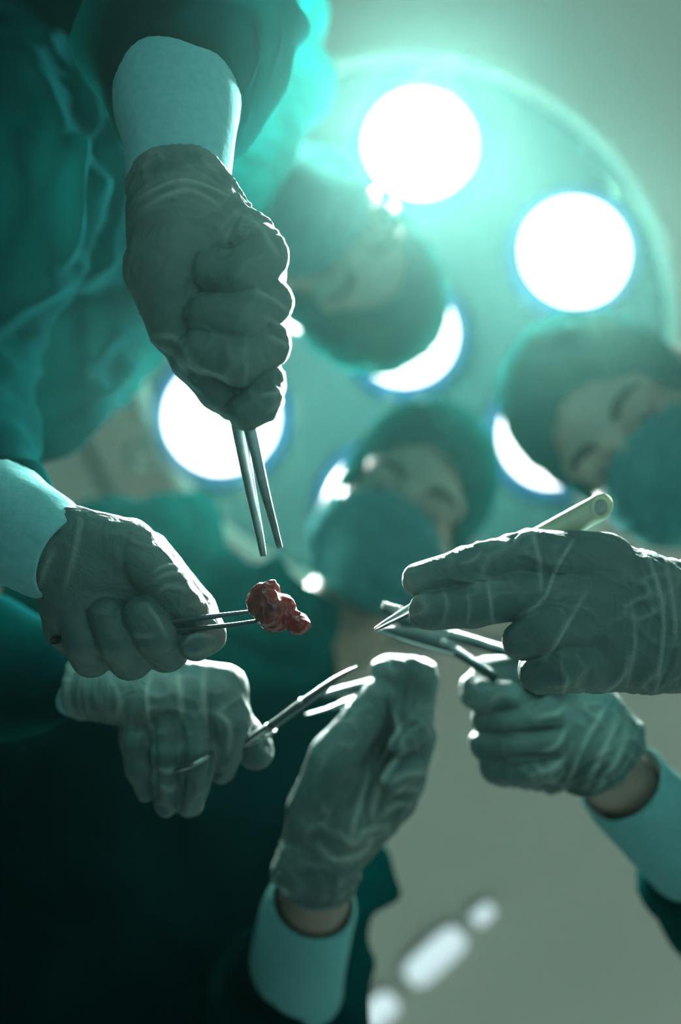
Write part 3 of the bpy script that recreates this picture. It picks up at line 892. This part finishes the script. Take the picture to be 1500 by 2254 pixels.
# hand holding the pencil
glove(pC, 0.478,
      palm=[((1545, 1380, 40, 140), (1440, 1375, 32, 142), 1.3), ((1440, 1375, 32, 142), (1330, 1360, 25, 130), 1.4),
            ((1400, 1300, 30, 92), (1290, 1245, 32, 66)), ((1400, 1430, 25, 92), (1310, 1445, 22, 78)), ((1340, 1370, 20, 110), (1260, 1350, 15, 80), 1.3)],
      fingers=[[(1330, 1236, 30, 66), (1172, 1220, 8, 54), (1030, 1250, 0, 44), (922, 1275, -4, 37)],
               [(1290, 1310, 15, 62), (1142, 1312, -16, 52), (1045, 1333, -26, 47), (946, 1345, -22, 42)],
               [(1290, 1390, 5, 62), (1196, 1385, -58, 50), (1152, 1408, -56, 42)],
               [(1310, 1460, 10, 66), (1230, 1468, -44, 54), (1192, 1480, -34, 46)],
               [(1400, 1270, 110, 60), (1220, 1275, 120, 50), (1080, 1310, 105, 42), (985, 1345, 80, 34)]],
      cut=((1530, 1380, 35), (1640, 1390, 60)), seed=12.4,
      creases=[(0.5, 30, [(880, 1290), (900, 1290), (925, 1300), (950, 1305)]),
               (1.80, 4, [(1262, 1190), (1225, 1250), (1196, 1320), (1150, 1352)]), (1.2, 5, [(1172, 1172), (1186, 1230), (1192, 1300)]), (1.1, 5, [(1290, 1305), (1245, 1380), (1205, 1440), (1165, 1455)]),
               (1.2, 5, [(1408, 1190), (1446, 1280), (1460, 1390), (1442, 1530)]), (1.1, 4, [(1072, 1278), (1080, 1330), (1086, 1372)]), (1.0, 5, [(1392, 1345), (1398, 1420), (1378, 1510)]),
               (1.1, 4, [(1130, 1200), (1150, 1178), (1178, 1172)]), (0.8, 4, [(1060, 1215), (1040, 1235), (1010, 1240)]), (0.8, 4, [(975, 1300), (985, 1330), (975, 1370)]), (0.8, 4, [(1030, 1300), (1034, 1340), (1028, 1370)]),
               (1.0, 5, [(1250, 1500), (1240, 1520), (1230, 1545)]), (1.2, 5, [(1385, 1440), (1370, 1490), (1320, 1530)]), (1.0, 6, [(1465, 1240), (1480, 1320), (1490, 1420)])], wr=1.25, label='large glove with two extended fingers steadying the pencil')
# fist holding the scissors
glove(pC, 0.595,
      palm=[((1325, 1680, 20, 86), (1230, 1620, 30, 84)), ((1230, 1620, 30, 84), (1180, 1640, 35, 76)), ((1300, 1620, 30, 84), (1220, 1560, 45, 70)),
            ((1290, 1560, 30, 66), (1330, 1640, 20, 86))],
      fingers=[[(1190, 1550, 60, 50), (1056, 1520, 0, 42), (1070, 1528, -30, 38), (1118, 1530, -50, 34)],
               [(1210, 1600, 60, 50), (1085, 1580, 0, 42), (1130, 1584, -48, 40), (1205, 1576, -58, 36)],
               [(1210, 1650, 60, 50), (1082, 1636, 0, 42), (1140, 1640, -46, 40), (1215, 1630, -56, 36)],
               [(1215, 1690, 55, 48), (1096, 1686, 0, 38), (1150, 1690, -36, 36), (1205, 1684, -48, 34)],
               [(1310, 1570, 30, 60), (1230, 1500, 20, 48), (1140, 1478, 10, 38), (1070, 1480, 12, 32)]],
      cut=((1325, 1684, 20), (1400, 1760, 50)), seed=15.8,
      creases=[(-2.5, 5, [(1050, 1560), (1110, 1564), (1180, 1552)]), (-2.5, 5, [(1045, 1612), (1130, 1614), (1230, 1604)]), (-2.5, 5, [(1050, 1664), (1130, 1668), (1220, 1660)]),
               (1.95, 5, [(1330, 1560), (1285, 1640), (1250, 1720)]), (1.3, 7, [(1365, 1580), (1325, 1660), (1290, 1735)]), (1.2, 6, [(1250, 1600), (1225, 1640), (1180, 1665)]),
               (1.2, 6, [(1260, 1640), (1220, 1690), (1170, 1705)]), (1.0, 6, [(1180, 1580), (1225, 1570), (1245, 1555)]), (1.3, 7, [(1385, 1610), (1355, 1680), (1310, 1745)])], wr=1.5, label='closed glove holding the scissors by their rings')


# ================================================================== instruments
UPV = np.array([0, 0, 1.0])


def blade(name, parent, pts, m, n=10, square=True):
    """pts = (px, py, d, half-width px, half-thickness px)"""
    P = interp(pts, max(len(pts) * 4, 8))
    pos = [at(p[0], p[1], p[2]) for p in P]
    sec = [(p[3] / F_ * p[2], p[4] / F_ * p[2]) for p in P]
    return sweep(name, pos, sec, m, parent, up=UPV, n=n, square=square)


def forceps(label, arms, joint, loc, m=None):
    m = m or M['steel']
    r = tag(empty('forceps', at(*loc)), label, 'forceps')
    r_inv = -at(*loc)
    for a in arms:
        o = blade('arm', r, a, m); o.location = r_inv
    o = blade('joint', r, joint, m); o.location = r_inv
    return r


forceps('long steel thumb forceps pointing down from the fist, tips apart',
        [[(462, 640, 0.448, 14, 5), (500, 800, 0.447, 17, 6), (528, 955, 0.447, 15, 7), (552, 1080, 0.450, 12, 7), (572, 1180, 0.452, 9, 6), (580, 1224, 0.453, 7, 5)],
         [(466, 640, 0.446, 14, 5), (512, 800, 0.440, 17, 6), (552, 950, 0.436, 14, 7), (580, 1070, 0.440, 11, 7), (604, 1160, 0.446, 8, 6), (616, 1206, 0.449, 7, 5)]],
        [(450, 580, 0.448, 8, 5), (458, 620, 0.447, 14, 8), (466, 655, 0.447, 15, 9)], (462, 640, 0.447))
forceps('slim dark forceps holding up the red tissue',
        [[(125, 1409, 0.468, 9, 5), (240, 1390, 0.462, 11, 5), (400, 1366, 0.460, 7, 5), (500, 1353, 0.460, 5, 4), (562, 1345, 0.460, 4, 3)],
         [(125, 1411, 0.470, 9, 5), (240, 1402, 0.464, 11, 5), (400, 1387, 0.461, 6, 5), (500, 1377, 0.459, 5, 4), (566, 1367, 0.458, 4, 3)]],
        [(112, 1412, 0.469, 7, 5), (126, 1410, 0.469, 10, 6), (150, 1406, 0.468, 11, 7)], (125, 1410, 0.469), M['dark_steel'])
forceps('broad-armed steel forceps pinched in the raised glove',
        [[(915, 1482, 0.612, 14, 5), (845, 1501, 0.609, 14, 5), (775, 1516, 0.606, 11, 5), (725, 1527, 0.604, 8, 5), (708, 1531, 0.603, 6, 4)],
         [(915, 1486, 0.614, 14, 5), (845, 1524, 0.614, 13, 5), (770, 1545, 0.613, 8, 4), (715, 1562, 0.612, 3, 2.5), (672, 1573, 0.611, 2, 2)]],
        [(930, 1476, 0.613, 8, 5), (915, 1482, 0.613, 14, 7), (890, 1492, 0.612, 15, 7)], (905, 1480, 0.612), M['grey_steel'])


# tissue
def tissue():
    c = (612, 1345, 0.459)
    u = c[2] / F_
    blobs = [(580, 1322, 0, 34), (590, 1300, 4, 20), (602, 1350, -4, 36), (625, 1335, 6, 24), (612, 1372, 4, 22), (640, 1358, 6, 20), (660, 1376, -6, 22), (648, 1382, 0, 16), (566, 1340, 0, 18)]
    cs = [(at(x, y, c[2] + w * u), at(x, y, c[2] + w * u), r * u, r * u) for x, y, w, r in blobs]
    F = field_for(cs, 0.0006, 0.006); D = F.blank()
    for p, q, r0, r1 in cs: F.cone(D, p, q, r0, r1, 0.0016)
    F.cone(D, at(600, 1290, 0.459), at(603, 1274, 0.457), 5 * u, 2 * u, 0.003)
    V, Q = F.surface(D); N = vnormals(V, Q)
    V = V + N * (noise(V * 110) * 0.0022 + ridge(V * 160 + 3) * 0.0008)[:, None]
    o = mesh_np('tissue_sample', V, Q, M['tissue'])
    return tag(o, 'small glistening dark red lump of tissue at the forceps tips', 'tissue')


tissue()


def ring(name, parent, c, a, b, tilt, d, th, m, n=28, dz=0.0):
    """finger ring: ellipse in the picture plane tilted by dz along its long axis"""
    pts = []
    for k in range(n + 1):
        t = 2 * math.pi * k / n
        x = c[0] + a * math.cos(t) * math.cos(tilt) - b * math.sin(t) * math.sin(tilt)
        y = c[1] + a * math.cos(t) * math.sin(tilt) + b * math.sin(t) * math.cos(tilt)
        pts.append(at(x, y, d + dz * math.sin(t)))
    return sweep(name, pts, [th / F_ * d] * len(pts), m, parent, n=8)


# fine scissors in the downturned hand
s1 = tag(empty('surgical_scissors'), 'fine steel scissors held low in the downturned glove, blades pointing right', 'scissors')
s1['label'] = 'fine closed steel scissors in the downturned glove, tips towards the raised forceps'
blade('blade', s1, [(590, 1600, 0.535, 7, 5), (665, 1546, 0.536, 7.5, 5), (740, 1493, 0.537, 5, 4), (786, 1467, 0.538, 1.5, 2)], M['dark_steel'])
blade('blade', s1, [(596, 1606, 0.540, 5, 4), (670, 1552, 0.540, 5, 4), (730, 1508, 0.540, 4, 3), (744, 1486, 0.540, 2, 2)], M['steel'])
blade('shank', s1, [(592, 1599, 0.536, 8, 6), (545, 1630, 0.545, 8, 6), (500, 1656, 0.552, 7, 6), (462, 1672, 0.545, 5, 5)], M['steel'])
blade('shank', s1, [(596, 1602, 0.541, 8, 6), (568, 1618, 0.546, 7, 6), (548, 1632, 0.552, 6, 5)], M['dark_steel'])
lathe('pivot', [(0.001, -0.0022), (0.0012, -0.002), (0.0014, -0.0012), (0.0014, 0.004), (0.001, 0.004)], 16, M['steel'], s1, (at(662, 1544, 0.536), EX, EY, EZ))
ring('finger_ring', s1, (424, 1672), 47, 11, -0.45, 0.5355, 5, M['steel'], dz=-0.0150)
ring('finger_ring', s1, (562, 1622), 46, 10, -0.4, 0.558, 5, M['steel'], dz=-0.0140)

# heavy scissors in the fist
s2 = tag(empty('surgical_scissors'), 'dark heavy scissors with open shanks held in the closed fist behind the pencil', 'scissors')
blade('blade', s2, [(842, 1334, 0.575, 9, 4), (880, 1354, 0.575, 18, 5), (930, 1382, 0.576, 22, 6), (985, 1408, 0.577, 17, 6)], M['dark_steel'])
b2_ = blade('blade', s2, [(826, 1385, 0.570, 3, 3), (880, 1392, 0.570, 14, 4), (940, 1406, 0.570, 22, 5), (998, 1428, 0.571, 15, 6)], M['dark_steel'])
blade('cutting_edge', b2_, [(826, 1387, 0.5695, 2.5, 2.5), (880, 1406, 0.569, 3, 3), (940, 1425, 0.569, 3.5, 3), (1000, 1441, 0.570, 3, 3)], M['steel'])
blade('shank', s2, [(960, 1392, 0.577, 14, 6), (1020, 1406, 0.578, 12, 6), (1100, 1430, 0.58, 11, 6), (1180, 1452, 0.585, 10, 6)], M['dark_steel'])
blade('shank', s2, [(980, 1424, 0.571, 13, 6), (1012, 1440, 0.571, 10, 6), (1050, 1464, 0.573, 10, 6), (1092, 1490, 0.578, 9, 6)], M['dark_steel'])
lathe('pivot', [(0.001, -0.0035), (0.002, -0.0032), (0.0026, -0.0015), (0.0026, 0.004), (0.001, 0.004)], 16, M['steel'], s2, (at(975, 1412, 0.57), EX, EY, EZ))
ring('finger_ring', s2, (1086, 1524), 46, 8, 1.35, 0.590, 5, M['dark_steel'], dz=0.013)
ring('finger_ring', s2, (1215, 1470), 46, 26, 0.3, 0.588, 6, M['dark_steel'], dz=0.02)

# cautery pencil
pc = tag(empty('cautery_pencil'), 'pale yellow tubular pencil with a fine steel tip in the large glove', 'pencil')
a, b = at(1326, 1114, 0.495), at(826, 1385, 0.486)
ax = (b - a) / np.linalg.norm(b - a); _, eu, ev = perp(ax)
Ltot = np.linalg.norm(b - a); rr = 29 / F_ * 0.49
lathe('handle', [(rr * 0.55, 0.0012), (rr * 0.62, 0.0), (rr * 0.92, -0.0002), (rr, 0.001), (rr, Ltot * 0.55), (rr * 0.75, Ltot * 0.68), (rr * 0.45, Ltot * 0.74)], 28, M['plastic'], pc, (a, eu, ev, ax))
lathe('end_plug', [(0.0001, 0.0006), (rr * 0.4, 0.0004), (rr * 0.56, 0.0009), (rr * 0.56, 0.004), (0.0001, 0.004)], 24, M['seam'], pc, (a, eu, ev, ax))
nv_ = -UPV - ax * np.dot(-UPV, ax); nv_ /= np.linalg.norm(nv_)
for o_ in pc.children:
    for v_ in o_.data.vertices:
        q_ = np.array(v_.co) - a
        if np.dot(q_, ax) < 0.006: v_.co = Vector(a + q_ + ax * (np.dot(q_, nv_) * 1.3))
side = np.cross(ax, UPV); side /= np.linalg.norm(side)
for sgn, mm in ((1, M['dark_steel']), (-1, M['steel'])):
    pts = [a + ax * Ltot * t + side * sgn * w for t, w in ((0.72, 0.0016), (0.85, 0.0016), (0.95, 0.0009), (1.0, 0.0004))]
    sweep('tip_prong', pts, [(0.0011, 0.0013), (0.0011, 0.0012), (0.0008, 0.0009), (0.0004, 0.0005)], mm, pc, up=UPV, n=8)

# ------------------------------------------------------------------ haze volume added over the table to imitate lens veiling
if GLARE > 0:
    hz = lathe('glare', [(0.60, -1.585), (0.66, -1.5), (0.66, -1.0), (0.60, -0.88)], 40, None, None, (LC, EX, EY, EZ))
    m = bpy.data.materials.new('lens_glare'); m.use_nodes = True
    nt = m.node_tree; nt.nodes.remove(nt.nodes['Principled BSDF'])
    vs = nt.nodes.new('ShaderNodeVolumeScatter')
    vs.inputs['Color'].default_value = (0.42, 1.0, 0.88, 1); vs.inputs['Density'].default_value = GLARE
    vs.inputs['Anisotropy'].default_value = 0.92
    nt.links.new(vs.outputs[0], nt.nodes['Material Output'].inputs['Volume'])
    hz.data.materials.append(m)
    tag(hz, 'thin luminous added lens haze hanging over the operating table', 'glare', kind='stuff')
